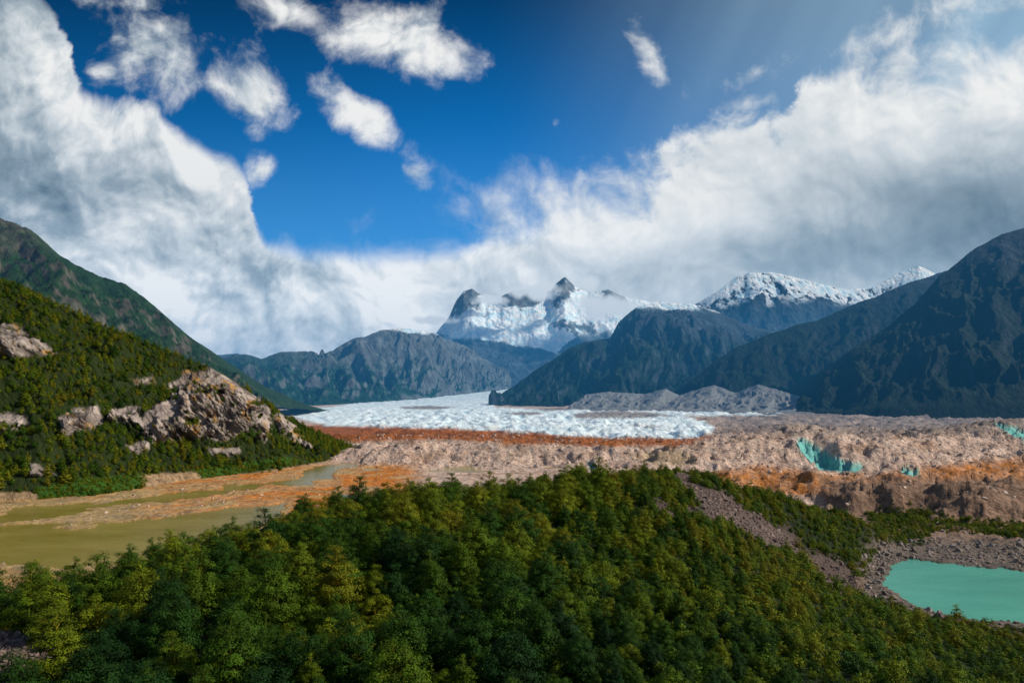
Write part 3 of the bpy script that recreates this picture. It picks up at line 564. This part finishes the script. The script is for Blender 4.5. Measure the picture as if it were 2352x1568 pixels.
# ---------------------------------------------------------------- near forest
PYr=HY+(H-GZ)*F/GY; PXg=PX
hw=hm*(1-scm)*(1-np.clip(shorem,0,1))*(GZ>4.6)*(sl_<-12)
vis=(PXg>-350)&(PXg<2700)
bigw=hw*sstep(1950,1500,PXg)*(GY>45)*vis
P_=sample(GX,GY,GZ,bigw,14000); pxp=CX+F*P_[:,0]/P_[:,1]
s=rng.uniform(.4,1.45,len(P_))*(1-.6*np.clip((pxp-1200)/450,0,1)); s=s*np.clip(.85+1.1*(fbm(P_[:,0]/30,P_[:,1]/30,5.,3)+.25),.5,1.3)
s=np.minimum(s,1.45)*np.where(P_[:,1]>200,.9,1.)
o=np.argsort(-s*rng.uniform(.35,1,len(s))); P_=P_[o]; s=s[o]; k=thin(P_,s*6.2,9.6); P_=P_[k]; s=s[k]
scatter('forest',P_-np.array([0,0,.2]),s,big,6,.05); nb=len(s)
strip=sstep(-5,5,sdpoly(PXg+15*fbm(GX/20,GY/20,3.,4),PYr+10*fbm(GX/20,GY/20,6.,4),[(1990,1175),(2060,1165),(2200,1195),(2500,1205),(2900,1220),(2900,1250),(2352,1235),(2150,1215),(2090,1245),(2010,1250)]))*(GY>350)*(GY<600)
P_=sample(GX,GY,GZ,np.maximum(hw*(GY>60)*vis*(.35+.65*sstep(1200,1700,PXg)),strip*1.3),32000); k=thin(P_,np.full(len(P_),1.9),2.); P_=P_[k]
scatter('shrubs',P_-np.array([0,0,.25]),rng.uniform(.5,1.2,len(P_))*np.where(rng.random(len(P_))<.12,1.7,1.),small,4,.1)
print('trees',nb,'shrubs',len(P_))
# ---------------------------------------------------------------- boulders
rw=(sw<0)&(hm<.3)&(sl_<0)&(rub>.3)&(GY>430)&(GY<1700)
P_=sample(GX,GY,GZ,rw*(1-icem)*vis*(1-mic),24000); s=np.minimum(rng.pareto(2.3,len(P_))*.8+.6,4.2)*np.where(P_[:,1]<760,.6,1.); scatter('boulders',P_,s,rocks,5,.6)
P_=sample(GX,GY,GZ,scm*(GY<450)*(GY>165)*(sl_<0)+1e-9,6000); scatter('scree',P_,np.minimum(rng.pareto(2.5,len(P_))*.4+.35,1.8),rocks2,5,.6)
P_=sample(GX,GY,GZ,rk0+1e-12,2600); scatter('scree',P_,np.minimum(rng.pareto(2.5,len(P_))*.3+.25,1.3),rocks2,5,.6)
P_=sample(GX,GY,GZ,np.clip(shorem,0,1)*(sl_<2)+1e-9,7000); scatter('shore_boulders',P_,np.minimum(rng.pareto(2.5,len(P_))*.5+.3,2.4),rocks3,5,.6)
P_=sample(GX,GY,GZ,((silt>.5)&(sw<-2)&(hm<.2)).astype(float)+1e-12,3500); scatter('river_boulders',P_,np.minimum(rng.pareto(2.2,len(P_))*.4+.3,2.),rocks,5,.6)
# ---------------------------------------------------------------- haze (aerial perspective, homogeneous medium)
def volmat(name):
    hz=bpy.data.materials.new(name); hz.use_nodes=True; t=NT(hz.node_tree)
    for n_ in list(t.n): 
        if n_.type!='OUTPUT_MATERIAL': t.n.remove(n_)
    out=t.n[0]; ab=t.n.new('ShaderNodeVolumeAbsorption'); em=t.n.new('ShaderNodeEmission'); ad=t.n.new('ShaderNodeAddShader')
    ab.inputs['Color'].default_value=(0,0,0,1)
    t.l.new(ab.outputs[0],ad.inputs[0]); t.l.new(em.outputs[0],ad.inputs[1]); t.l.new(ad.outputs[0],out.inputs['Volume'])
    return hz,t,ab,em
hz,t,ab,em=volmat('valley_haze'); sg=1/12000.; ab.inputs['Density'].default_value=sg
em.inputs[0].default_value=(.030,.21,.46,1); em.inputs[1].default_value=sg
x0,x1,y0,y1,z0,z1=-9000,9000,1300,11500,-80,950
vv=[(x0,y0,z0),(x1,y0,z0),(x1,y1,z0),(x0,y1,z0),(x0,y0,z1),(x1,y0,z1),(x1,y1,z1),(x0,y1,z1)]
build('haze',vv,[(0,3,2,1),(4,5,6,7),(0,1,5,4),(1,2,6,5),(2,3,7,6),(3,0,4,7)],hz,smooth=False)
# clouds clinging to the summit: lumps of noisy medium
cm_,t,ab,em=volmat('cloud_vapour'); tcn=t.n.new('ShaderNodeTexCoord'); oc=tcn.outputs['Object']; gp=t.n.new('ShaderNodeNewGeometry').outputs['Position']
ln=t.n.new('ShaderNodeVectorMath'); ln.operation='LENGTH'; t.l.new(oc,ln.inputs[0])
n=t.noise(gp,.0042,5,.62)
de=t.m('MULTIPLY',t.ss(t.m('ADD',t.m('SUBTRACT',1.,ln.outputs['Value']),t.m('MULTIPLY',t.m('SUBTRACT',n,.5),3.0)),.1,.9),.016)
t.l.new(de,ab.inputs['Density']); em.inputs[0].default_value=(.76,.82,.87,1); t.l.new(de,em.inputs[1])
for (px,py,D,rx,ry,rz) in [(1400,705,8500,640,330,200),(1240,668,8700,460,250,150),(1345,650,8900,260,250,120),(1520,715,8100,420,300,110),(1120,690,9200,330,200,80),(1000,735,8800,330,200,70)]:
    b=bmesh.new(); bmesh.ops.create_icosphere(b,subdivisions=3,radius=1); me=bpy.data.meshes.new('cloud'); b.to_mesh(me); b.free(); me.materials.append(cm_)
    o=bpy.data.objects.new('cloud',me); o.location=W(px,py,D); o.scale=(rx,ry,rz); COL.objects.link(o)
tick('done')
